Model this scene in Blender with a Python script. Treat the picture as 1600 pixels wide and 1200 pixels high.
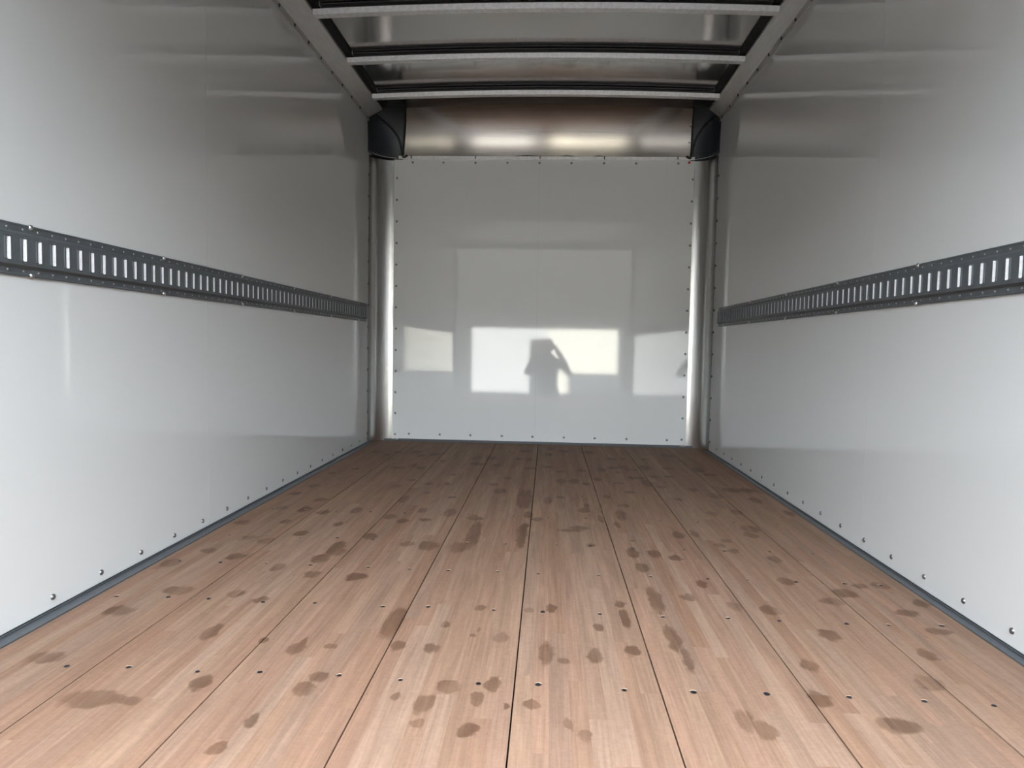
import bpy, bmesh, math, random
from mathutils import Vector, Matrix
random.seed(7)
for o in list(bpy.data.objects):
    bpy.data.objects.remove(o, do_unlink=True)
scene = bpy.context.scene
COL = scene.collection

# ------------------------------------------------------------------ camera
F_PX = 1080.8                      # focal length for a 1600 x 1200 frame
CAM = Vector((.0825, 0, .732))
YAW, PITCH, ROLL = -.0511, -.0563, .0177
_fw = Vector((math.sin(YAW)*math.cos(PITCH), math.cos(YAW)*math.cos(PITCH), math.sin(PITCH)))
_r0 = Vector((math.cos(YAW), -math.sin(YAW), 0))
_u0 = _r0.cross(_fw)
_rt = _r0*math.cos(ROLL) + _u0*math.sin(ROLL)
_up = -_r0*math.sin(ROLL) + _u0*math.cos(ROLL)
cam_data = bpy.data.cameras.new('camera')
cam_data.sensor_width = 36
cam_data.lens = F_PX/1600*36
cam_data.clip_start = .005
cam = bpy.data.objects.new('camera', cam_data)
COL.objects.link(cam)
m = Matrix((_rt, _up, -_fw)).transposed().to_4x4()
m.translation = CAM
cam.matrix_world = m
scene.camera = cam

# ------------------------------------------------------------------ light
world = bpy.data.worlds.new('sky')
scene.world = world
world.use_nodes = True
bg = world.node_tree.nodes['Background']
bg.inputs[0].default_value = (.84, .915, 1.0, 1)
bg.inputs[1].default_value = 1.0
sun_data = bpy.data.lights.new('sun', 'SUN')
sun_data.energy = 2.1
sun_data.angle = math.radians(1.0)
sun_data.color = (1, .95, .87)
sun = bpy.data.objects.new('sun', sun_data)
COL.objects.link(sun)
# the sun stands ahead of the truck, so the cargo box shades its own opening
sun.rotation_euler = Vector((.10, -.90, -.40)).to_track_quat('-Z', 'Y').to_euler()
scene.view_settings.view_transform = 'Standard'
scene.view_settings.look = 'None'
scene.view_settings.exposure = 4.24
scene.view_settings.gamma = 1
scene.view_settings.use_curve_mapping = False

# ------------------------------------------------------------------ helpers
def mesh_obj(name, verts, faces, mat, parent=None, smooth=False, loc=None):
    me = bpy.data.meshes.new(name)
    me.from_pydata([tuple(v) for v in verts], [], faces)
    me.update()
    if mat: me.materials.append(mat)
    if smooth:
        for p in me.polygons: p.use_smooth = True
    return link(name, me, parent, loc)
def link(name, me, parent=None, loc=None):
    o = bpy.data.objects.new(name, me)
    COL.objects.link(o)
    if loc is not None: o.location = loc
    if parent: o.parent = parent
    return o
def tag(o, label=None, cat=None, group=None, kind=None):
    if label: o['label'] = label
    if cat: o['category'] = cat
    if group: o['group'] = group
    if kind: o['kind'] = kind
    return o
def empty(name, loc=(0, 0, 0)):
    o = bpy.data.objects.new(name, None)
    COL.objects.link(o); o.location = loc
    o.empty_display_size = .05
    return o
class MB:
    """collects faces for one mesh"""
    def __init__(s): s.v = []; s.f = []
    def box(s, x0, x1, y0, y1, z0, z1):
        n = len(s.v)
        s.v += [(x0,y0,z0),(x1,y0,z0),(x1,y1,z0),(x0,y1,z0),(x0,y0,z1),(x1,y0,z1),(x1,y1,z1),(x0,y1,z1)]
        s.f += [tuple(n+i for i in q) for q in ((0,3,2,1),(4,5,6,7),(0,1,5,4),(1,2,6,5),(2,3,7,6),(3,0,4,7))]
        return s
    def grid(s, rows, closed=False):
        n = len(s.v); w = len(rows[0])
        for r in rows: s.v += [tuple(p) for p in r]
        for i in range(len(rows)-1):
            for j in range(w if closed else w-1):
                k = (j+1) % w
                s.f.append((n+i*w+j, n+i*w+k, n+(i+1)*w+k, n+(i+1)*w+j))
        return s
    def tube(s, pts, r, seg=8):
        pts = [Vector(p) for p in pts]
        rows = []
        for i, p in enumerate(pts):
            t = (pts[min(i+1, len(pts)-1)]-pts[max(i-1, 0)]).normalized()
            a = t.orthogonal() if i == 0 else (a - t*a.dot(t))
            a.normalize(); b = t.cross(a)
            rr = r[i] if isinstance(r, (list, tuple)) else r
            rows.append([p+(a*math.cos(q)+b*math.sin(q))*rr for q in [2*math.pi*k/seg for k in range(seg)]])
        n = len(s.v)
        s.grid(rows, True)
        s.f.append(tuple(range(n+seg-1, n-1, -1)))
        m_ = n+(len(rows)-1)*seg
        s.f.append(tuple(range(m_, m_+seg)))
        return s
    def dome(s, c, nrm, r, h, seg=10, rings=3):
        c = Vector(c); nrm = Vector(nrm).normalized(); a = nrm.orthogonal().normalized(); b = nrm.cross(a)
        rows = []
        for i in range(rings):
            t = i/rings*math.pi/2
            rows.append([c+nrm*h*math.sin(t)+(a*math.cos(q)+b*math.sin(q))*r*math.cos(t) for q in [2*math.pi*k/seg for k in range(seg)]])
        n = len(s.v); s.grid(rows, True)
        s.v.append(tuple(c+nrm*h)); k = len(s.v)-1; m_ = n+(rings-1)*seg
        for j in range(seg): s.f.append((m_+j, m_+(j+1) % seg, k))
        return s
    def build(s, name, mat, parent=None, smooth=False, loc=None):
        return mesh_obj(name, s.v, s.f, mat, parent, smooth, loc)
    def mesh(s, name, mat, smooth=False):
        me = bpy.data.meshes.new(name); me.from_pydata([tuple(v) for v in s.v], [], s.f); me.update()
        me.materials.append(mat)
        if smooth:
            for p in me.polygons: p.use_smooth = True
        return me
def bevel(o, w, seg=2):
    b = o.modifiers.new('bevel', 'BEVEL'); b.width = w; b.segments = seg; b.limit_method = 'ANGLE'
    return o

# ------------------------------------------------------------------ materials
class NT:
    def __init__(s, name):
        s.m = bpy.data.materials.new(name); s.m.use_nodes = True
        s.t = s.m.node_tree; s.b = s.t.nodes['Principled BSDF']
    def n(s, kind, **kw):
        o = s.t.nodes.new(kind)
        for k, v in kw.items():
            if k.startswith('i_'):
                o.inputs[int(k[2:])].default_value = v
            else: setattr(o, k, v)
        return o
    def l(s, a, b): s.t.links.new(a, b)
def mat(name, col, rough=.5, metal=0, spec=.5, bump=0, bscale=(1, 1, 1), bs=20, var=0, vscale=(1, 1, 1), vs=5, coat=0, rvar=0, bdist=.001):
    t = NT(name)
    t.b.inputs['Base Color'].default_value = (*col, 1)
    t.b.inputs['Roughness'].default_value = rough
    t.b.inputs['Metallic'].default_value = metal
    t.b.inputs['Specular IOR Level'].default_value = spec
    t.b.inputs['Coat Weight'].default_value = coat
    pos = t.n('ShaderNodeNewGeometry').outputs['Position']
    def noise(sc, s_, det=4):
        mp = t.n('ShaderNodeMapping'); mp.inputs['Scale'].default_value = sc; t.l(pos, mp.inputs[0])
        nz = t.n('ShaderNodeTexNoise'); nz.inputs['Scale'].default_value = s_; nz.inputs['Detail'].default_value = det
        t.l(mp.outputs[0], nz.inputs['Vector']); return nz.outputs['Fac']
    if var:
        f = noise(vscale, vs)
        mr = t.n('ShaderNodeMapRange'); mr.inputs[1].default_value = .25; mr.inputs[2].default_value = .75
        mr.inputs[3].default_value = 1-var; mr.inputs[4].default_value = 1+var; t.l(f, mr.inputs[0])
        mx = t.n('ShaderNodeVectorMath', operation='SCALE'); mx.inputs[0].default_value = col; t.l(mr.outputs[0], mx.inputs['Scale'])
        t.l(mx.outputs[0], t.b.inputs['Base Color'])
        if rvar:
            m2 = t.n('ShaderNodeMapRange'); m2.inputs[1].default_value = .25; m2.inputs[2].default_value = .75
            m2.inputs[3].default_value = max(.02, rough-rvar); m2.inputs[4].default_value = rough+rvar
            t.l(f, m2.inputs[0]); t.l(m2.outputs[0], t.b.inputs['Roughness'])
    if bump:
        f = noise(bscale, bs, 2)
        bp = t.n('ShaderNodeBump'); bp.inputs['Strength'].default_value = bump; bp.inputs['Distance'].default_value = bdist
        t.l(f, bp.inputs['Height']); t.l(bp.outputs[0], t.b.inputs['Normal'])
    return t.m

M = {}
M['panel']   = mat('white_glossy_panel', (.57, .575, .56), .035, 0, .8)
M['end']     = mat('white_glossy_end_panel', (.74, .75, .74), .04, 0, .7)  # whiter than the side panels, so the end wall looks better lit
M['backing'] = mat('dark_backing', (.06, .065, .07), .6)
M['alu']     = mat('brushed_aluminium', (.62, .62, .61), .24, 1, var=.06, vscale=(60, 60, 1), vs=4)
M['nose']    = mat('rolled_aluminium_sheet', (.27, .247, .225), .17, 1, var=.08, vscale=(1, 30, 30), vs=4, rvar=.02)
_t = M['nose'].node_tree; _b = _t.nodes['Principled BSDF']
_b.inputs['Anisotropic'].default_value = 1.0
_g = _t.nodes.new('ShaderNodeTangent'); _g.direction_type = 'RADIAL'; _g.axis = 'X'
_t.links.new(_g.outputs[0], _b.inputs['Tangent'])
M['roof']    = mat('aluminium_roof_skin', (.60, .60, .59), .12, 1, bump=.2, bs=2.2, bdist=.003)
M['galv']    = mat('galvanised_steel', (.82, .82, .81), .42, .4, var=.14, vs=55, rvar=.1)
M['rrail']   = mat('mill_aluminium_rail', (.60, .59, .57), .42, .75, var=.08, vscale=(8, 1, 8), vs=9)
M['etrack']  = mat('grey_painted_steel', (.085, .095, .1), .42, .2, var=.15, vs=40)
M['lip']     = mat('bare_zinc_edge', (.80, .80, .80), .5, 0, var=.1, vs=160)
M['bolt']    = mat('zinc_bolt', (.55, .55, .55), .28, 1)
M['screw']   = mat('dull_screw', (.23, .23, .23), .35, .9)
M['rivet']   = mat('dark_rivet', (.05, .05, .05), .5)
M['red']     = mat('red_rivet', (.5, .01, .01), .4)
M['channel'] = mat('slate_grey_channel', (.075, .081, .088), .45, .3, var=.12, vs=60)
M['cap']     = mat('blue_black_paint', (.020, .026, .031), .38, 0, .4)
M['cable']   = mat('black_cable', (.006, .006, .007), .45)
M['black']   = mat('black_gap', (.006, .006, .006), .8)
M['fscrew']  = mat('sunken_screw', (.02, .022, .026), .45, .6)
M['splint']  = mat('raw_wood_rim', (.27, .18, .12), .7)
M['bow_web'] = mat('shaded_bow_web', (.13, .13, .13), .5, .6)  # bow steel toned dark for the shaded band above each lip
M['core']    = mat('dark_wood_core', (.06, .03, .02), .8)

# ------------------------------------------------------------------ dimensions (metres)
XL, XR = -1.22, 1.238              # faces of the side walls
YB, YR = 5.11, .62                 # end wall, rear opening
ZT = 2.33                          # top of the wall panels
YP = YB-.155                       # where the corner posts begin on the side walls
BX0, BX1 = -1.073, 1.105           # end panel

# ------------------------------------------------------------------ floor
SEAMS = [-1.183, -.9125, -.60, -.2875, .025, .3375, .65, .9625, 1.211]
floor = MB().box(XL-.03, XR+.03, YR, YB+.2, -.09, -.034).build('floor', M['core'])
tag(floor, kind='structure')
STAINS = [(-1.043,1.485,0.041,0.036),(-0.825,1.32,0.059,0.034),(-1.051,1.763,0.041,0.038),(-0.988,1.93,0.05,0.035),(-0.748,1.658,0.02,0.044),
    (-0.803,1.923,0.025,0.03),(-0.712,1.891,0.021,0.028),(-0.754,1.324,0.025,0.017),(-0.644,1.403,0.021,0.029),(-0.503,1.585,0.022,0.037),
    (-0.597,1.623,0.012,0.017),(-0.505,1.613,0.013,0.011),(-0.401,1.453,0.024,0.026),(-0.414,1.395,0.023,0.029),(-0.497,1.179,0.019,0.023),
    (-0.473,1.266,0.012,0.03),(-0.306,1.761,0.023,0.091),(-0.185,1.614,0.022,0.031),(-0.265,1.628,0.021,0.032),(-0.171,1.761,0.013,0.024),
    (-0.09,1.88,0.016,0.023),(-0.081,1.737,0.005,0.012),(-0.02,1.696,0.02,0.027),(-0.117,1.435,0.023,0.028),(-0.018,1.455,0.019,0.032),
    (-0.157,1.357,0.023,0.035),(-0.158,1.292,0.014,0.018),(-0.053,1.272,0.019,0.024),(0.044,1.879,0.016,0.023),(0.104,1.899,0.018,0.024),
    (0.092,1.615,0.021,0.083),(0.134,1.579,0.018,0.023),(0.209,1.609,0.019,0.041),(0.23,1.775,0.018,0.029),(0.304,1.841,0.015,0.066),
    (0.301,1.952,0.016,0.025),(0.301,1.645,0.018,0.028),(0.067,1.376,0.018,0.02),(0.169,1.273,0.016,0.021),(0.134,1.31,0.01,0.028),
    (0.413,1.993,0.022,0.114),(0.415,1.729,0.019,0.086),(0.011,1.364,0.008,0.02),(0.511,2.024,0.019,0.032),(0.573,2.14,0.02,0.036),
    (0.63,1.96,0.02,0.04),(0.722,1.945,0.025,0.034),(0.853,2.198,0.026,0.038),(0.822,1.786,0.028,0.033),(0.702,1.603,0.022,0.027),
    (0.992,2.104,0.035,0.04),(0.919,2.028,0.038,0.037),(1.07,2.179,0.032,0.03),(1.132,2.185,0.028,0.031),(1.102,1.959,0.04,0.034),
    (1.016,1.689,0.027,0.03),(1.186,2.04,0.028,0.032),(0.668,1.454,0.022,0.039),(0.938,1.541,0.036,0.034),(0.788,1.358,0.044,0.033),
    (0.484,1.346,0.017,0.057),(0.426,1.602,0.015,0.081),(0.519,1.313,0.024,0.029),(1.121,1.834,0.042,0.026),(-1.132,2.692,0.03,0.038),
    (-1.12,3.238,0.03,0.041),(-1.07,2.942,0.027,0.046),(-0.963,2.931,0.03,0.056),(-0.872,2.896,0.027,0.044),(-0.953,3.121,0.026,0.038),
    (-0.968,2.722,0.025,0.029),(-1.015,2.49,0.032,0.032),(-1.082,2.313,0.032,0.029),(-0.956,2.26,0.036,0.034),(-0.934,2.448,0.027,0.04),
    (-0.842,2.563,0.028,0.034),(-0.741,2.936,0.024,0.046),(-0.745,2.708,0.02,0.038),(-0.643,2.346,0.03,0.044),(-0.674,2.263,0.031,0.047),
    (-0.566,2.542,0.028,0.034),(-0.513,2.098,0.031,0.041),(-0.776,2.164,0.024,0.038),(-1.09,3.425,0.032,0.046),(-1.109,3.777,0.028,0.037),
    (-1.016,3.911,0.029,0.04),(-1.136,2.172,0.036,0.044),(-0.647,2.108,0.023,0.029),(-1.059,4.557,0.03,0.054),(-0.963,4.463,0.033,0.051),
    (-0.912,4.581,0.03,0.054),(-0.794,4.601,0.034,0.068),(-0.727,4.448,0.029,0.051),(-0.649,4.514,0.038,0.053),(-0.715,4.087,0.026,0.065),
    (-0.783,3.989,0.044,0.041),(-0.643,4.01,0.037,0.041),(-0.561,4.273,0.02,0.047),(-0.36,4.43,0.029,0.076),(-0.339,4.19,0.047,0.046),
    (-0.215,4.163,0.031,0.045),(-0.259,4.42,0.037,0.05),(-0.09,4.422,0.02,0.05),(-0.023,4.407,0.02,0.05),(-0.003,4.086,0.038,0.043),
    (-0.055,4.753,0.04,0.058),(-0.43,3.818,0.021,0.038),(-0.122,3.769,0.021,0.036),(-0.641,3.64,0.034,0.034),(-0.525,3.553,0.026,0.032),
    (-0.43,3.567,0.017,0.05),(-0.675,3.467,0.026,0.062),(-0.576,3.184,0.024,0.066),(-0.497,3.336,0.019,0.029),(-0.365,3.253,0.024,0.028),
    (-0.189,3.583,0.027,0.033),(-0.148,3.429,0.032,0.061),(-0.026,3.256,0.024,0.192),(-0.331,2.952,0.03,0.079),(-0.455,2.983,0.025,0.058),
    (-0.742,2.947,0.025,0.046),(-0.562,2.856,0.029,0.042),(-0.412,2.82,0.031,0.031),(-0.499,2.789,0.031,0.031),(-0.212,2.877,0.032,0.043),
    (-0.19,2.621,0.024,0.18),(-0.336,2.459,0.032,0.056),(-0.229,2.447,0.034,0.062),(-0.415,2.466,0.03,0.032),(-0.573,2.559,0.028,0.034),
    (-0.659,2.398,0.027,0.068),(0.011,2.96,0.019,0.056),(0.053,2.888,0.024,0.032),(0.003,2.767,0.015,0.05),(0.093,3.244,0.021,0.081),
    (0.167,4.006,0.026,0.042),(0.169,3.72,0.028,0.072),(0.114,4.901,0.036,0.077),(0.1,4.637,0.034,0.068),(0.096,4.144,0.031,0.044),
    (0.211,4.798,0.04,0.058),(0.161,3.323,0.022,0.042),(-0.497,2.106,0.029,0.029),(0.378,4.768,0.053,0.087),(0.51,4.518,0.025,0.052),
    (0.59,4.531,0.021,0.052),(0.3,4.067,0.026,0.042),(0.423,4.107,0.034,0.086),(0.487,4.182,0.039,0.045),(0.56,4.215,0.035,0.046),
    (0.503,4.035,0.019,0.041),(0.597,4.133,0.038,0.043),(0.695,4.213,0.047,0.091),(0.723,4.526,0.029,0.052),(0.904,4.714,0.052,0.084),
    (0.818,4.21,0.031,0.045),(0.235,3.729,0.028,0.072),(0.301,3.669,0.02,0.035),(0.364,3.802,0.025,0.056),(0.478,3.711,0.031,0.035),
    (0.594,3.872,0.043,0.058),(0.698,3.925,0.036,0.059),(0.628,3.732,0.035,0.089),(0.688,3.639,0.027,0.034),(0.513,3.488,0.026,0.031),
    (0.783,3.937,0.029,0.039),(0.999,4.193,0.039,0.09),(1.038,4.033,0.045,0.042),(0.845,3.595,0.027,0.049),(0.381,3.366,0.025,0.044),
    (0.448,3.185,0.027,0.039),(0.273,3.162,0.015,0.038),(0.257,3.073,0.026,0.049),(0.414,2.999,0.025,0.093),(0.728,3.355,0.031,0.044),
    (1.038,3.606,0.047,0.066),(0.92,3.452,0.045,0.076),(1.135,3.603,0.04,0.066),(1.107,3.377,0.031,0.058),(0.825,3.085,0.029,0.036),
    (0.608,2.705,0.025,0.047),(0.675,2.731,0.02,0.066),(0.22,2.764,0.046,0.039),(0.322,2.921,0.011,0.055),(0.381,2.833,0.013,0.051),
    (0.922,2.837,0.037,0.051),(0.894,2.738,0.03,0.038),(0.778,2.644,0.022,0.027),(0.738,2.58,0.024,0.026),(0.767,2.51,0.023,0.032),
    (0.402,2.447,0.025,0.062),(0.421,2.603,0.01,0.026),(0.474,2.447,0.023,0.046),(0.545,2.403,0.027,0.044),(0.888,2.426,0.025,0.038),
    (0.948,3.124,0.029,0.049),(0.414,2.284,0.025,0.047),(1.175,3.128,0.029,0.062),(0.259,2.526,0.019,0.025),]

KNOTS = [(-.498, 1.62, .012, .03), (-.425, 1.605, .016, .012), (-.005, 2.62, .02, .16), (.0, 3.28, .018, .2), (.19, 2.72, .05, .03), (-.09, 1.70, .007, .012), (-.05, 1.39, .012, .03), (-.215, 1.385, .014, .02)]
def board_material(k, x0, x1):
    t = NT('oak_board')
    t.b.inputs['Specular IOR Level'].default_value = .13
    pos = t.n('ShaderNodeNewGeometry').outputs['Position']
    rnd = t.n('ShaderNodeObjectInfo').outputs['Random']
    off = t.n('ShaderNodeVectorMath', operation='SCALE', i_0=(3.1, 17.0, 5.3)); t.l(rnd, off.inputs['Scale'])
    add = t.n('ShaderNodeVectorMath', operation='ADD'); t.l(pos, add.inputs[0]); t.l(off.outputs[0], add.inputs[1])
    def nz(sc, det, rough=.6, dist=0):
        mp = t.n('ShaderNodeMapping'); mp.inputs['Scale'].default_value = sc; t.l(add.outputs[0], mp.inputs[0])
        q = t.n('ShaderNodeTexNoise'); q.inputs['Scale'].default_value = 1; q.inputs['Detail'].default_value = det
        q.inputs['Roughness'].default_value = rough; q.inputs['Distortion'].default_value = dist
        t.l(mp.outputs[0], q.inputs['Vector']); return q.outputs['Fac']
    def rng(a, lo, hi, o0, o1):
        r = t.n('ShaderNodeMapRange', i_1=lo, i_2=hi, i_3=o0, i_4=o1); t.l(a, r.inputs[0]); return r.outputs[0]
    def mul(a, b):
        q = t.n('ShaderNodeMath', operation='MULTIPLY'); t.l(a, q.inputs[0])
        if isinstance(b, float): q.inputs[1].default_value = b
        else: t.l(b, q.inputs[1])
        return q.outputs[0]
    ramp = t.n('ShaderNodeValToRGB'); t.l(rnd, ramp.inputs[0])
    cols = [(.166, .096, .062), (.188, .118, .079), (.173, .101, .067), (.198, .128, .089), (.166, .105, .073), (.191, .113, .076)]
    e = ramp.color_ramp.elements; e[0].position = 0; e[0].color = (*cols[0], 1); e[1].position = 1; e[1].color = (*cols[-1], 1)
    for i, c in enumerate(cols[1:-1]):
        q = e.new((i+1)/(len(cols)-1)); q.color = (*c, 1)
    grain = mul(rng(nz((38, 2.2, 1), 5, .62, .6), .3, .7, .82, 1.14), rng(nz((190, 5, 1), 3), .3, .7, .88, 1.10))
    # flecks across the grain
    fl = nz((60, 90, 1), 2, .5, 1.2)
    grain = mul(grain, rng(fl, .35, .65, .955, 1.045))
    # damp stains, each with its own place on the boards
    dn = t.n('ShaderNodeTexNoise'); dn.inputs['Scale'].default_value = 26; dn.inputs['Detail'].default_value = 3
    t.l(pos, dn.inputs['Vector'])
    ds = t.n('ShaderNodeVectorMath', operation='MULTIPLY_ADD', i_1=(.030, .05, 0), i_2=(-.015, -.025, 0))
    t.l(dn.outputs['Color'], ds.inputs[0])
    dp = t.n('ShaderNodeVectorMath', operation='ADD'); t.l(pos, dp.inputs[0]); t.l(ds.outputs[0], dp.inputs[1])
    last = None
    for (sx, sy, rx, ry) in STAINS+KNOTS*2:
        if sx+rx*1.2 < x0 or sx-rx*1.2 > x1: continue
        q = t.n('ShaderNodeVectorMath', operation='MULTIPLY_ADD', i_1=(1/rx, 1/ry, 0), i_2=(-sx/rx, -sy/ry, 0)); t.l(dp.outputs[0], q.inputs[0])
        ln = t.n('ShaderNodeVectorMath', operation='LENGTH'); t.l(q.outputs[0], ln.inputs[0])
        if last is None: last = ln.outputs['Value']
        else:
            mn = t.n('ShaderNodeMath', operation='MINIMUM'); t.l(last, mn.inputs[0]); t.l(ln.outputs['Value'], mn.inputs[1]); last = mn.outputs[0]
    rs = t.n('ShaderNodeMath', operation='MULTIPLY_ADD', i_1=.42, i_2=-.21); t.l(rnd, rs.inputs[0])
    ra = t.n('ShaderNodeMath', operation='ADD'); t.l(last, ra.inputs[0]); t.l(rs.outputs[0], ra.inputs[1])
    st = rng(ra.outputs[0], .78, 1.08, 1, 0)
    sn = nz((7, 4, 1), 2)
    st = mul(st, rng(sn, .3, .62, .45, 1.0))
    lum = mul(grain, 1.0)
    cs = t.n('ShaderNodeVectorMath', operation='SCALE'); t.l(ramp.outputs[0], cs.inputs[0]); t.l(lum, cs.inputs['Scale'])
    mx = t.n('ShaderNodeMix', data_type='RGBA', blend_type='MULTIPLY')
    t.l(st, mx.inputs['Factor']); t.l(cs.outputs[0], mx.inputs['A']); mx.inputs['B'].default_value = (.51, .46, .42, 1)
    t.l(mx.outputs['Result'], t.b.inputs['Base Color'])
    t.l(rng(st, 0, 1, .72, .6), t.b.inputs['Roughness'])
    bp = t.n('ShaderNodeBump'); bp.inputs['Strength'].default_value = .25; bp.inputs['Distance'].default_value = .001
    t.l(grain, bp.inputs['Height']); t.l(bp.outputs[0], t.b.inputs['Normal'])
    return t.m

unit = MB().box(0, 1, 0, 1, -1, 0)
GAP = .0017
for k in range(8):
    x0, x1 = SEAMS[k], SEAMS[k+1]
    if k == 0: x0 -= .02
    if k == 7: x1 += .02
    bm_ = board_material(k, x0, x1)
    g0, g1 = (GAP if k else 0), (GAP if k < 7 else 0)
    board = MB().box(x0+g0, x1-g1, YR, YB+.02, -.034, -.012).build('board', M['core'], floor)
    me = unit.mesh('lamella', bm_)
    ns = 8
    cuts = [x0+g0]
    for i in range(ns-1): cuts.append(x0+g0+(x1-x0-g0-g1)*((i+1)+random.uniform(-.14, .14))/ns)
    cuts.append(x1-g1)
    for i in range(ns):
        ys = [YR]
        ys.append(YR+random.uniform(.5, 1.3))
        while len(ys) < 4:
            ys.append(ys[-1]+random.uniform(.75, 1.35))
        ys.append(YB+.02)
        for a, b in zip(ys, ys[1:]):
            o = link('lamella', me, board)
            o.location = (cuts[i], a, random.uniform(-.00025, 0))
            o.scale = (cuts[i+1]-cuts[i], b-a, .012)
    # dark tongue seen in the seam
# screws through the floor, in rows over the cross members
ROWS = {1.455: [-.973, -.836, -.675, -.539, -.361, -.223, -.053, .076, .26, .407, .562, .734, .887, 1.024],
        1.868: [-1.126, -.979, -.862, -.70, -.555, -.361, -.236, -.052, .083, .239, .41, .586, .721, .899, 1.009, 1.152],
        2.19: [-1.12, -.98, -.83, -.68, -.489, -.351, -.225, -.065, .066, .259, .425, .605, .73, .88, 1.03, 1.14],
        2.51: [-1.1, -.96, -.83, -.69, -.554, -.361, -.2, -.059, .129, .252, .405, .591, .736, .9, 1.05],
        2.92: [-1.1, -.96, -.82, -.67, -.52, -.36, -.21, -.05, .099, .26, .41, .57, .727, .88, 1.06],
        3.34: [-1.05, -.82, -.52, -.36, -.05, .264, .41, .559, .73, .88, 1.06],
        3.75: [-1.05, -.67, -.36, -.05, .1, .41, .73, 1.06],
        1.05: [-.97, -.83, -.67, -.53, -.36, -.22, -.05, .08, .26, .41, .56, .73, .89, 1.02]}
sm = MB()
N = 12
def ring(r, z, sq=1): return [(r*math.cos(2*math.pi*j/N), r*sq*math.sin(2*math.pi*j/N), z) for j in range(N)]
sm.grid([ring(.0072, .0007), ring(.0066, .0010), ring(.0050, .0004), ring(.0016, .0003)], True)
sm.v.append((0, 0, .0003)); kk = len(sm.v)-1
for j in range(N): sm.f.append((3*N+j, 3*N+(j+1) % N, kk))
sm_me = sm.mesh('floor_screw', M['fscrew'])
rim = MB()
rim.grid([[(r*math.cos(a), r*math.sin(a)+.001, z) for a in [math.pi*(.05+.9*j/8) for j in range(9)]] for r, z in ((.0072, .0004), (.0082, .0018), (.0105, .0002))])
rim_me = rim.mesh('splintered_rim', M['splint'])
for ry, xs in ROWS.items():
    for x in xs:
        s = link('floor_screw', sm_me, floor, (x, ry+random.uniform(-.006, .006), .0))
        s.rotation_euler.z = random.uniform(0, 6)
        sc = random.uniform(.65, 1.0); s.scale = (sc, sc, 1)
        if random.random() < .6:
            r_ = link('splintered_rim', rim_me, s)
            r_.rotation_euler.z = -s.rotation_euler.z+random.uniform(-.4, .4)

# floor edge channels
def channel(name, boxes):
    b = MB()
    for q in boxes: b.box(*q)
    return tag(bevel(b.build(name, M['channel']), .0012), kind='structure')
channel('trim_1', [(XL, -1.183, YR, YP+.03, -.01, .004), (XL, XL+.004, YR, YP+.03, .004, .009)])
channel('trim_2', [(1.211, XR, YR, YP+.03, -.01, .004), (XR-.004, XR, YR, YP+.03, .004, .009)])
channel('trim_3', [(BX0-.08, BX1+.08, YB-.012, YB+.004, -.01, .018)])

# ------------------------------------------------------------------ side walls
scr = {}
for s in (-1, 1):
    scr[s] = MB().dome((0, 0, 0), (-s, 0, 0), .0084, .0055, 12, 3).mesh('screw', M['screw'], True)
    scr[s, 's'] = MB().dome((0, 0, 0), (-s, 0, 0), .0090, .0095, 10, 3).mesh('screw', M['rivet'], True)
scr['b'] = MB().dome((0, 0, 0), (0, -1, 0), .0088, .004, 10, 3).mesh('screw', M['screw'], True)
for name, X, s, joint in (('wall_left', XL, -1, 2.59), ('wall_right', XR, 1, 2.555)):
    a, b = sorted((X+s*.006, X+s*.05))
    w = MB().box(a, b, YR, YB+.25, -.09, 2.62).build(name, M['backing'])
    tag(w, kind='structure')
    a, b = sorted((X, X+s*.006))
    for y0, y1 in ((YR, joint-.0006), (joint+.0006, YP+.06)):
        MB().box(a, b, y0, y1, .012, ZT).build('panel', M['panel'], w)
    y = (1.741 if s < 0 else 1.729)-1.2
    while y < YP:
        link('screw', scr[s], w, (X, y, .041 if s < 0 else .051)); y += .2
    z = .073
    while z < 2.05:
        link('screw', scr[s, 's'], w, (X, YP-.012 if s < 0 else YP-.03, z)); z += .1545
# end wall
wb = MB().box(XL-.05, XR+.05, YB+.2, YB+.25, -.09, 2.62).build('wall_back', M['backing'])
tag(wb, kind='structure')
for xa, xb in ((BX0, -.00515), (-.00485, BX1)):
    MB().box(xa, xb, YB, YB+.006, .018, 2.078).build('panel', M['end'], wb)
z = .05+.1545*0
for i in range(13):
    link('screw', scr['b'], wb, (-1.051, YB, .05+.1577*i))
    link('screw', scr['b'], wb, (1.076+.0018*i, YB, .06+.157*i))
for i, x in enumerate([-.936, -.709, -.474, -.24, -.007, .225, .46, .69, .991]):
    link('screw', scr['b'], wb, (x, YB, 2.056))
    link('screw', scr['b'], wb, ([-.946, -.714, -.483, -.248, -.02, .213, .44, .674, .969][i], YB, .0545))
rr = link('red_rivet', MB().dome((0, 0, 0), (0, -1, 0), .0095, .005, 10, 3).mesh('red_rivet', M['red'], True), wb, (1.068, YB, 2.063))
rr['label'] = 'small red rivet'

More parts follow.
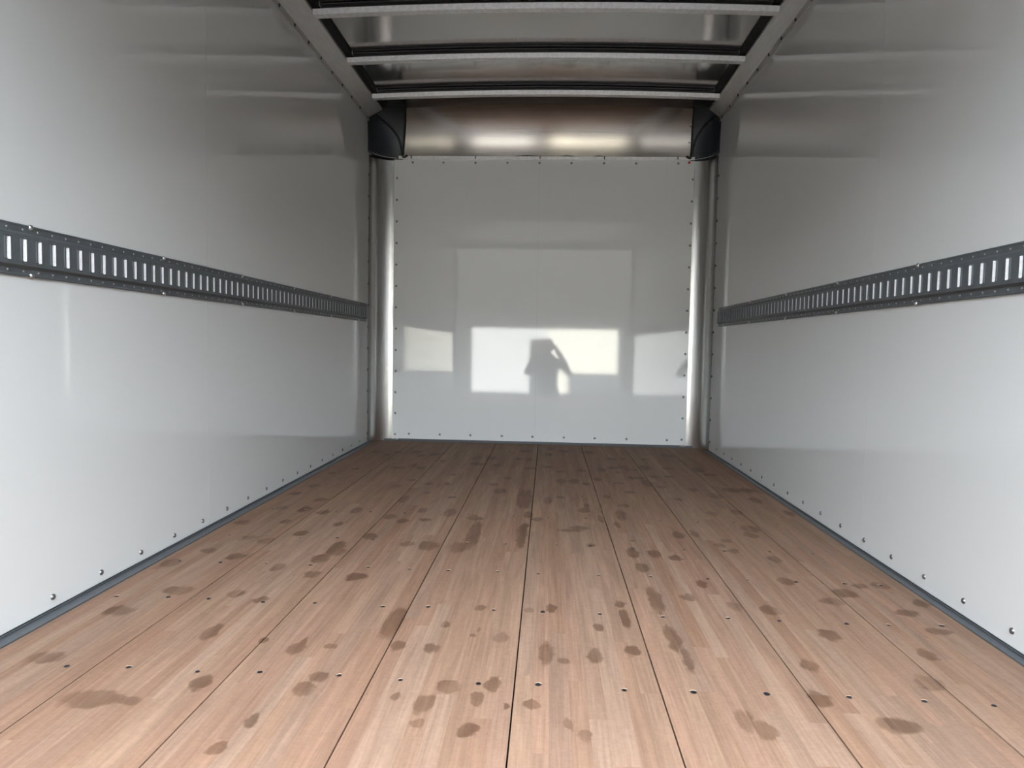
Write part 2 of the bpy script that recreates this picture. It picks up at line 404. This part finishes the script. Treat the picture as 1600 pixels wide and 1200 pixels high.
# rounded corner posts
for s, X, bx, lab in ((-1, XL, BX0, 'tall shiny aluminium rounded corner post left of the white end wall'),
                      (1, XR, BX1, 'tall shiny aluminium rounded corner post right of the white end wall')):
    pts = [(X-s*.0005, YP-.004)]
    rx, ry = abs(X-bx), YB-YP
    for i in range(25):
        a = i/24*math.pi/2
        pts.append((X-s*(rx-rx*math.cos(a)), YP+ry*math.sin(a)))
    pts.append((bx-s*.02, YB+.002))
    pts2 = [(x+s*.004, y+.004) for x, y in pts]
    t = MB()
    t.grid([[(x, y, z) for x, y in pts] for z in (.004, .5, 1.0, 1.5, 2.072)])
    t.grid([[(x, y, z) for x, y in reversed(pts2)] for z in (.004, 2.072)])
    t.grid([[(x, y, .004) for x, y in pts2], [(x, y, .004) for x, y in pts]])
    o = t.build('corner_post', M['alu'], None, True)
    tag(o, lab, 'post', 'aluminium corner posts')
    # small clip plate at the foot of the post
    f = MB().box(min(bx, bx-s*.05), max(bx, bx-s*.05), YB-.016, YB-.012, .012, .02).build('foot_clip', M['alu'], o)

# ------------------------------------------------------------------ roof
def crown(x): return .028*(1-((x-.01)/1.2)**2)
ZS = 2.391
xs = [XL-.03+(XR-XL+.06)*i/24 for i in range(25)]
NA, NBv = .25, .385
def nose_pt(a):                    # a: 0 at the end wall, pi/2 at the roof
    return YB-NA+NA*math.cos(a)+.004, 2.096+NBv*math.sin(a)
t = MB()
ys = [YR, 1.3, 2.0, 2.9, 3.5, 3.79, 4.08, 4.37, 4.66, 4.86, 5.30]
t.grid([[(x, y, ZS+crown(x)+.012) for x in xs] for y in ys])
t.grid([[(x, y, ZS+crown(x)+.024) for x in reversed(xs)] for y in ys])
ceil = t.build('ceiling', M['roof'], None, True)
tag(ceil, kind='structure')
MB().grid([[(x, y, 2.62) for x in (XL-.05, XR+.05)] for y in (YR, YB+.25)]).build('roof_skin', M['roof'], ceil)
# curved nose panel between the end wall and the roof
t = MB()
rows = []
for i in range(29):
    a = i/28*math.pi/2*.97
    y, z = nose_pt(a)
    lean = .055*i/28
    rows.append([(-1.012+lean*.9+(1.082-lean*.2+1.012-lean*.9)*j/6, y, z) for j in range(7)])
t.grid([list(reversed(r)) for r in rows])
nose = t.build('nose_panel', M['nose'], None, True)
tag(nose, 'curved brushed aluminium panel bending from the end wall up to the roof', 'panel')
for x in (-.996, 1.062):
    for a in (.28, .58, 1.0):
        y, z = nose_pt(a)
        MB().dome((0, 0, 0), (0, -math.cos(a), -math.sin(a)), .007, .003, 8, 2).build('rivet', M['screw'], nose, True, (x, y-.001, z))
ledge = MB().box(-1.04, 1.105, YB-.012, YB+.004, 2.078, 2.100).build('trim_4', M['galv'])
tag(bevel(ledge, .001), kind='structure')
for x in (-.945, -.474, -.003, .46, .985):
    MB().box(x-.0035, x+.0035, YB-.0145, YB-.011, 2.080, 2.104).build('clip', M['cable'], ledge)
for x0, x1 in ((-.18, -.01), (.15, .24), (.385, .45)):
    MB().tube([(x0, YB-.011, 2.101), ((x0+x1)/2, YB-.013, 2.104), (x1, YB-.011, 2.101)], [.0015, .0042, .0015], 6).build('sealant_bead', M['cable'], ledge)

# roof bows
def bow(y, parent=None):
    x0, x1 = -1.118, 1.158
    prof = [(-.032, .022), (-.022, -.002), (.022, -.002), (.032, .022),
            (.004, .025), (-.004, .025)]
    web = [(-.030, .043), (-.004, .041), (-.004, .0245), (.004, .0245), (.004, .041), (.030, .043), (.030, .047), (-.030, .047)]
    t = MB(); n = 20
    rows = []
    for i in range(n+1):
        x = x0+(x1-x0)*i/n
        zz = 2.352+crown(x)*.95
        rows.append([(x, y+p, zz+q) for p, q in prof])
    t.grid(rows, True)
    m_ = len(prof)
    t.f.append(tuple(range(m_))); t.f.append(tuple(reversed(range(n*m_, (n+1)*m_))))
    o = t.build('roof_bow', M['galv'], parent)
    tw = MB(); rows = []
    for i in range(n+1):
        x = x0+(x1-x0)*i/n
        rows.append([(x, y+p, 2.352+crown(x)*.95+q) for p, q in web])
    tw.grid(rows, True)
    tw.build('web', M['bow_web'], o)
    for sx, xx in ((1, x0), (-1, x1)):
        MB().box(min(xx-.02*sx, xx+.035*sx), max(xx-.02*sx, xx+.035*sx), y-.030, y+.030, 2.352+crown(xx)+.042, 2.352+crown(xx)+.06).build('end_bracket', M['galv'], o)
    return o
for y, lab in ((3.50, 'wide bright metal roof bow at the very top, nearest the viewer'),
               (4.08, 'middle one of three bright arched metal roof bows'),
               (4.66, 'farthest metal roof bow, just in front of the curved panel')):
    tag(bow(y), lab, 'roof bow', 'arched metal roof bows')
bow(2.92, ceil)

# roof rails along the tops of the side walls
rv = {}
for s in (-1, 1):
    rv[s] = MB().dome((0, 0, 0), (-s, 0, 0), .0095, .008, 8, 2).mesh('rivet', M['rivet'], True)
for s, X, xi, lab in ((-1, XL, -1.122, 'long sloping grey metal rail joining left wall and roof'),
                      (1, XR, 1.160, 'long sloping grey metal rail joining right wall and roof')):
    y0, y1 = YR, YP-.03
    prof = [(X-s*.0005, 2.292), (X-s*.006, 2.292), (X-s*.007, 2.322), (X-s*.020, 2.330), (xi+s*.012, 2.366), (xi, 2.372), (xi, 2.386), (xi+s*.02, 2.386), (X-s*.0005, 2.36)]
    t = MB()
    t.grid([[(x, y, z) for x, z in prof] for y in (y0, y1)], True)
    n = len(prof); t.f.append(tuple(range(n))); t.f.append(tuple(reversed(range(n, 2*n))))
    o = t.build('roof_rail', M['rrail'])
    tag(o, lab, 'rail', 'roof rails')
    y = (3.283 if s < 0 else 3.26)-2.6
    while y < y1-.02:
        link('rivet', rv[s], o, (X-s*.006, y, 2.307)); y += .2
    MB().box(min(xi+s*.02, X), max(xi+s*.02, X), y0, y1, 2.387, 2.43).box(min(xi-s*.035, xi+s*.02), max(xi-s*.035, xi+s*.02), y0, y1, 2.389, 2.43).build('black_strip', M['black'], o)  # plain black strips along the inner edge of the rail

# dark corner caps, cables
for s, X, lab, lab2 in ((-1, XL, 'blue-black painted corner cap above the left corner post', 'thin black cable curving down the left corner cap'),
                  (1, XR, 'blue-black painted corner cap above the right corner post', 'thin black cable curving down the right corner cap')):
    rows = []
    for i in range(17):
        a = i/16*1.25
        ny, nz_ = nose_pt(a)
        lean = .055*i/16
        xe = (-1.008+lean*.9) if s < 0 else (1.078-lean*.2)
        ys_ = YP-.03-.10*(i/16)**2
        ys_ = min(ys_, ny-.02)
        r = []
        for j in range(17):
            q = j/16*math.pi/2
            ex = 1.0
            r.append((X-s*abs(X-xe)*(1-math.cos(q)**ex), ys_+(ny-.004-ys_)*math.sin(q)**ex, nz_-.008-.010*math.sin(q)))
        rows.append(r)
    t = MB()
    t.grid(rows if s < 0 else [list(reversed(r)) for r in rows])
    o = t.build('corner_fairing', M['cap'], None, True)
    sd = o.modifiers.new('thick', 'SOLIDIFY'); sd.thickness = .004; sd.offset = 1
    tag(o, lab, 'corner cap', 'corner caps')
    MB().tube([(p[0]-s*.001, p[1]-.002, p[2]-.001) for p in rows[0]], .0035, 6).build('lower_rim', M['cap'], o, True)
    MB().tube([(p[0]-s*.001, p[1]-.004, p[2]+.006) for p in rows[0][3:-2]], .0018, 6).build('bright_edge', M['galv'], o, True)
    def cp(u, v):
        i = u*16; j = v*16; i0 = min(15, int(i)); j0 = min(15, int(j))
        A = Vector(rows[i0][j0]).lerp(Vector(rows[i0][j0+1]), j-j0); B = Vector(rows[i0+1][j0]).lerp(Vector(rows[i0+1][j0+1]), j-j0)
        p = A.lerp(B, i-i0); return p+Vector((-s*.004, -.005, 0))
    path = [cp(.68, .08), cp(.58, .43), cp(.49, .667), cp(.38, .806), cp(.25, .904), cp(.107, .955), cp(.01, .985)]
    path = [Vector((X-s*.012, YP-.14, 2.37))]+path+[Vector((path[-1][0]-s*.035, YB-.014, 2.103))]
    # smooth the path
    for _ in range(2):
        q = [path[0]]
        for a, b in zip(path, path[1:]): q += [a.lerp(b, .25), a.lerp(b, .75)]
        path = q+[path[-1]]
    c = MB().tube(path, .0085, 8).build('cable', M['cable'], o, True)
    c['label'] = lab2
    p = cp(.52, .50)
    MB().box(p.x-.011, p.x+.011, p.y-.006, p.y+.006, p.z-.014, p.z+.008).build('cable_clip', M['cable'], c)

# ------------------------------------------------------------------ slotted cargo rails
PITCH_ = .0508
def cargo_rail(X, s, yref, yend, z0, bolt0, lab):
    root = empty('cargo_rail', (X, YR, z0))
    H = .127
    n0 = int((yref-YR-.03)/PITCH_); ya = yref-n0*PITCH_
    cnt = int((yend-.02-ya)/PITCH_)+1
    L0, L1 = 0, yend-YR
    def P(n, y, z): return (-s*n, y, z)
    b = MB()
    def bx(n0_, n1_, y0, y1, z0_, z1_):
        a, c = sorted((-s*n0_, -s*n1_)); b.box(a, c, y0, y1, z0_, z1_)
    # flanges with rolled edges, sloping steps, raised face
    prof = [(.0, .0), (.005, .0), (.006, .003), (.0045, .006), (.0045, .019), (.0135, .026), (.0135, .0345)]
    for zf in (lambda z: z, lambda z: H-z):
        b.grid([[P(n, y, zf(z)) for n, z in prof] for y in (L0, L1)])
    # bars between the slots
    sw = .0138
    edges = [L0]
    for i in range(cnt):
        yc = ya-YR+i*PITCH_
        edges += [yc-sw/2, yc+sw/2]
    edges.append(L1)
    for i in range(0, len(edges), 2):
        e0, e1 = edges[i], edges[i+1]
        b.grid([[P(.0135, y, z) for z in (.0345, .0360, .0910, .0925)] for y in (e0, e1)])
        if i: b.grid([[P(n, e0, z) for z in (.0345, .0925)] for n in (.0135, .002)])       # far side of the slot
        if i+1 < len(edges)-1: b.grid([[P(n, e1, z) for z in (.0345, .0925)] for n in (.0135, .004)])
    for i in range(cnt):
        yc = ya-YR+i*PITCH_
        # corner webs of the rounded slot ends
        for z_, dz in ((.0345, .004), (.0925, -.004)):
            b.v += [P(.0135, yc-sw/2, z_), P(.0135, yc-sw/2, z_+dz), P(.0135, yc-sw/2+.004, z_), P(.0135, yc+sw/2, z_), P(.0135, yc+sw/2, z_+dz), P(.0135, yc+sw/2-.004, z_)]
            k = len(b.v)-6; b.f += [(k, k+1, k+2), (k+3, k+4, k+5)]
        bx(.0135, .0168, yc-sw/2-.0080, yc-sw/2-.0058, .037, .090)   # pressed rib beside each slot
    o = b.build('rail_body', M['etrack'], root)
    lip = MB()
    lip.v = [P(n_, y_, z_) for z_ in (.0365, .0905) for n_, y_ in ((.001, -.0125), (.0128, .0005), (.0128, .002), (.001, .002))]
    lip.f = [(0, 1, 2, 3), (7, 6, 5, 4), (0, 4, 5, 1), (1, 5, 6, 2), (2, 6, 7, 3), (3, 7, 4, 0)]
    lm = lip.mesh('slot_lip', M['lip'])
    for i in range(cnt):
        link('slot_lip', lm, root, (0, ya-YR+i*PITCH_+sw/2-.0022, 0))
    d = MB()
    for i in range(cnt):
        for z_ in (.0125, H-.0125):
            d.dome(P(.0045, ya-YR+(i+.1)*PITCH_, z_), (-s, 0, 0), .0032, .0016, 6, 2)
    tag(d.build('flange_dimples', M['bolt'], root, True), kind='stuff')
    bm_ = MB().dome((0, 0, 0), (-s, 0, 0), .0080, .0065, 12, 3).mesh('bolt', M['bolt'], True)
    y = bolt0-1.2
    while y < yend-.03:
        for z_ in (.004, H-.004):
            if y > YR+.02: link('bolt', bm_, root, (-s*.0035, y-YR, z_))
        y += .6
    tag(root, lab, 'cargo rail', 'slotted cargo rails')
cargo_rail(XL, -1, 1.601, 4.88, .880, 1.684, 'dark grey slotted steel cargo rail running along the left wall')
cargo_rail(XR, 1, 1.755, 4.78, .880, 1.647, 'dark grey slotted steel cargo rail running along the right wall')

# ------------------------------------------------------------------ rear of the truck and the yard behind the viewer
M['asphalt'] = mat('yard_concrete', (.03, .03, .03), .85, var=.15, vs=2)
M['facade']  = mat('grey_cladding', (.03, .031, .031), .7, var=.06, vs=1)
M['doorw']   = mat('white_door_panel', (.55, .56, .56), .5)
M['doory']   = mat('cream_door_panel', (.72, .71, .62), .5)
M['body_w']  = mat('grey_truck_paint', (.5, .5, .5), .4)
M['crate']   = mat('dark_grey_bin', (.07, .075, .08), .5)
ZG = -.95
ground = MB().grid([[(x, y, ZG) for x in (-40, 40)] for y in (-30, 40)]).build('ground', M['asphalt'])
tag(ground, kind='structure')
# rear frame and the door rolled up under the roof
fr = MB(); fr.box(XL-.05, XL+.03, YR-.08, YR, -.35, 2.62); fr.box(XR-.03, XR+.05, YR-.08, YR, -.35, 2.62); fr.box(XL-.05, XR+.05, YR-.08, YR, 2.06, 2.62)
fr.box(XL-.05, XR+.05, YR-.08, YR, -.35, -.002)
tag(fr.build('trim_5', M['body_w']), kind='structure')
dr = MB().box(XL+.1, XL+.13, YR+.05, 2.72, 2.08, 2.10).box(XR-.13, XR-.1, YR+.05, 2.72, 2.08, 2.10).build('door_1', M['galv'])
tag(dr, kind='structure')
for i in range(4):
    MB().box(XL+.11, XR-.11, YR+.1+i*.44, YR+.1+i*.44+.43, 2.105, 2.13).build('door_panel', M['body_w'], dr)

# warehouse opposite, seen mirrored in the glossy end wall
YF = -14
bld = empty('warehouse', (0, YF, ZG))
wl = MB().box(-22, 22, -4, 0, 0, 6.3).build('wall', M['facade'], bld)
for s in (-1, 1):  # unseen wings, added to cut low sky light from both sides
    MB().box(min(s*9, s*13), max(s*9, s*13), 0, 22, 0, 7.0).build('sky_blocking_wing', M['facade'], bld)
for i in range(44):
    MB().box(-22+i, -22+i+.06, 0, .05, 0, 6.3).build('cladding_rib', M['facade'], wl)
for x0, x1, mt in ((-2.58, -.55, 'doorw'), (.05, 2.5, 'doory')):
    d = MB().box(x0, x1, .0, .08, .02, 2.26).build('roller_door', M[mt], bld)
    for i in range(5): MB().box(x0+.01, x1-.01, .08, .10, .06+i*.44, .06+i*.44+.40).build('door_slat', M[mt], d)
MB().box(-.55, .05, 0, .06, 1.9, 2.26).build('sign_board', M['doorw'], bld)
tag(bld, 'grey warehouse with pale roller doors, mirrored in the end wall', 'building')
bn = empty('waste_bin', (1.65, YF+.8, ZG))
MB().box(-.85, .85, -.4, .4, .12, .70).build('bin_body', M['crate'], bn)
MB().box(-.88, .88, -.43, .43, .70, .76).build('bin_lid', M['crate'], bn)
for x in (-.7, .7):
    for y in (-.3, .3): MB().box(x-.03, x+.03, y-.06, y+.06, 0, .12).build('wheel', M['black'], bn)
tag(bn, 'low dark bin before the cream roller door, mirrored in the end wall', 'bin')

# the photographer, mirrored in the end wall
M['coat'] = mat('dark_coat', (.03, .033, .038), .8, var=.2, vs=8)
M['jeans'] = mat('dark_trousers', (.025, .03, .045), .85, var=.15, vs=10)
M['skin'] = mat('skin', (.55, .34, .25), .55)
M['hair'] = mat('dark_hair', (.02, .015, .012), .6)
M['phone'] = mat('phone_glass', (.01, .01, .012), .15)
M['lens'] = mat('lens_glass', (.003, .003, .005), .03)
M['eyew'] = mat('eye_white', (.8, .8, .78), .2)
def ellip(b, c, r, seg=14, rings=9):
    rows = [[(c[0]+r[0]*math.cos(q)*math.sin(p), c[1]+r[1]*math.sin(q)*math.sin(p), c[2]+r[2]*math.cos(p)) for q in [2*math.pi*k/seg for k in range(seg)]]
            for p in [math.pi*(i+.5)/rings for i in range(rings)]]
    n = len(b.v); b.grid(rows, True); b.f.append(tuple(range(n+seg-1, n-1, -1))[::-1]); m_ = n+(rings-1)*seg; b.f.append(tuple(range(m_, m_+seg))[::-1])
def limb(b, pts, rs):
    b.tube(pts, rs, 10)
    for p, r in zip(pts, rs): ellip(b, p, (r, r, r), 10, 7)
PX, PY = .085, -.50
b = MB()
ellip(b, (0, 0, .98), (.175, .125, .15)); ellip(b, (0, 0, 1.14), (.16, .115, .18)); ellip(b, (0, .005, 1.33), (.19, .125, .19)); ellip(b, (0, -.005, 1.45), (.185, .09, .075))
limb(b, [(0, 0, 1.46), (0, .015, 1.60)], [.062, .055])
ellip(b, (0, .03, 1.675), (.076, .096, .115)); ellip(b, (0, .055, 1.615), (.055, .07, .06))
limb(b, [(0, .125, 1.675), (0, .142, 1.648)], [.010, .016])
for s in (-1, 1):
    ellip(b, (s*.077, .02, 1.665), (.012, .022, .033))
    ellip(b, (s*.185, 0, 1.435), (.075, .075, .07))
    limb(b, [(s*.19, 0, 1.43), (s*.315, .09, 1.27)], [.062, .052])
    limb(b, [(s*.315, .09, 1.27), (s*.235, .24, 1.45), (s*.125, .40, 1.625)], [.052, .045, .033])
    ellip(b, (s*.112, .425, 1.65), (.030, .034, .042))
    for i, (dz, ln) in enumerate(((.034, .028), (.014, .032), (-.006, .030), (-.024, .024))):
        z = 1.655+dz
        limb(b, [(s*.112, .425, z), (s*.104, .462, z+.004), (s*.088, .474+.003, z+.006), (s*(.088-ln), .477, z+.004)], [.011, .0098, .0088, .0078])
    limb(b, [(s*.112, .41, 1.64), (s*.088, .428, 1.63), (s*.066, .440, 1.645)], [.014, .011, .0095])
    limb(b, [(s*.092, 0, .93), (s*.105, .02, .52), (s*.115, -.025, .09)], [.10, .066, .048])
    limb(b, [(s*.115, -.04, .055), (s*.125, .05, .05), (s*.135, .15, .04)], [.05, .048, .038])
me = bpy.data.meshes.new('person'); me.from_pydata([tuple(v) for v in b.v], [], b.f)
tmp = bpy.data.objects.new('tmp', me); COL.objects.link(tmp)
rm = tmp.modifiers.new('r', 'REMESH'); rm.mode = 'VOXEL'; rm.voxel_size = .0075; rm.use_smooth_shade = True
sm_ = tmp.modifiers.new('s', 'SMOOTH'); sm_.iterations = 3; sm_.factor = .5
dg = bpy.context.evaluated_depsgraph_get()
pm = bpy.data.meshes.new_from_object(tmp.evaluated_get(dg))
bpy.data.objects.remove(tmp, do_unlink=True)
pm.materials.clear()
for k in ('coat', 'jeans', 'skin', 'phone'): pm.materials.append(M[k])
for p in pm.polygons:
    c = p.center
    p.use_smooth = True
    p.material_index = 2 if (c.z > 1.535 and (abs(c.x) < .1 and c.y < .25 or c.y > .385)) else 0 if c.z > .86 else 1 if c.z > .1 else 3
person = link('person', pm, None, (PX, PY, ZG))
tag(person, 'person in a dark coat holding a phone, mirrored in the end wall', 'person')
hb = MB(); rows = []
for i in range(8):
    p = math.pi*.56*i/7
    rows.append([(.083*math.cos(q)*math.sin(p), .022+.102*math.sin(q)*math.sin(p)-(.03*i/7), 1.69+.108*math.cos(p)+(.04*math.sin(q)*i/7)) for q in [2*math.pi*k/18 for k in range(18)]])
hb.grid(rows, True); hb.build('hair', M['hair'], person, True)
for s in (-1, 1):
    eb = MB(); ellip(eb, (s*.031, .112, 1.68), (.013, .012, .010)); e = eb.build('eye', M['eyew'], person, True)
    ib = MB(); ellip(ib, (s*.031, .121, 1.68), (.005, .004, .005)); ib.build('iris', M['hair'], e, True)
lb = MB(); limb(lb, [(-.02, .117, 1.617), (0, .124, 1.616), (.02, .117, 1.617)], [.004, .007, .004]); lb.build('mouth', mat('lips', (.4, .16, .13), .5), person, True)
cb = MB().tube([(.095*math.cos(q), .012+.075*math.sin(q), 1.515+.01*math.sin(q)) for q in [2*math.pi*k/20 for k in range(21)]], .022, 8)
cb.build('collar', M['coat'], person, True)
ph = empty('phone', (PX, PY+.4555, ZG+1.657))
pb = bevel(MB().box(-.074, .074, -.004, .004, -.036, .036).build('phone_body', M['phone'], ph), .003)
MB().box(-.071, .071, -.0046, -.004, -.033, .033).build('screen', M['lens'], ph)
for x in (-.055, -.03): MB().dome((x, .004, .018), (0, 1, 0), .009, .002, 12, 2).build('camera_lens', M['lens'], ph, True)
tag(ph, 'black phone held up by the mirrored person', 'phone')
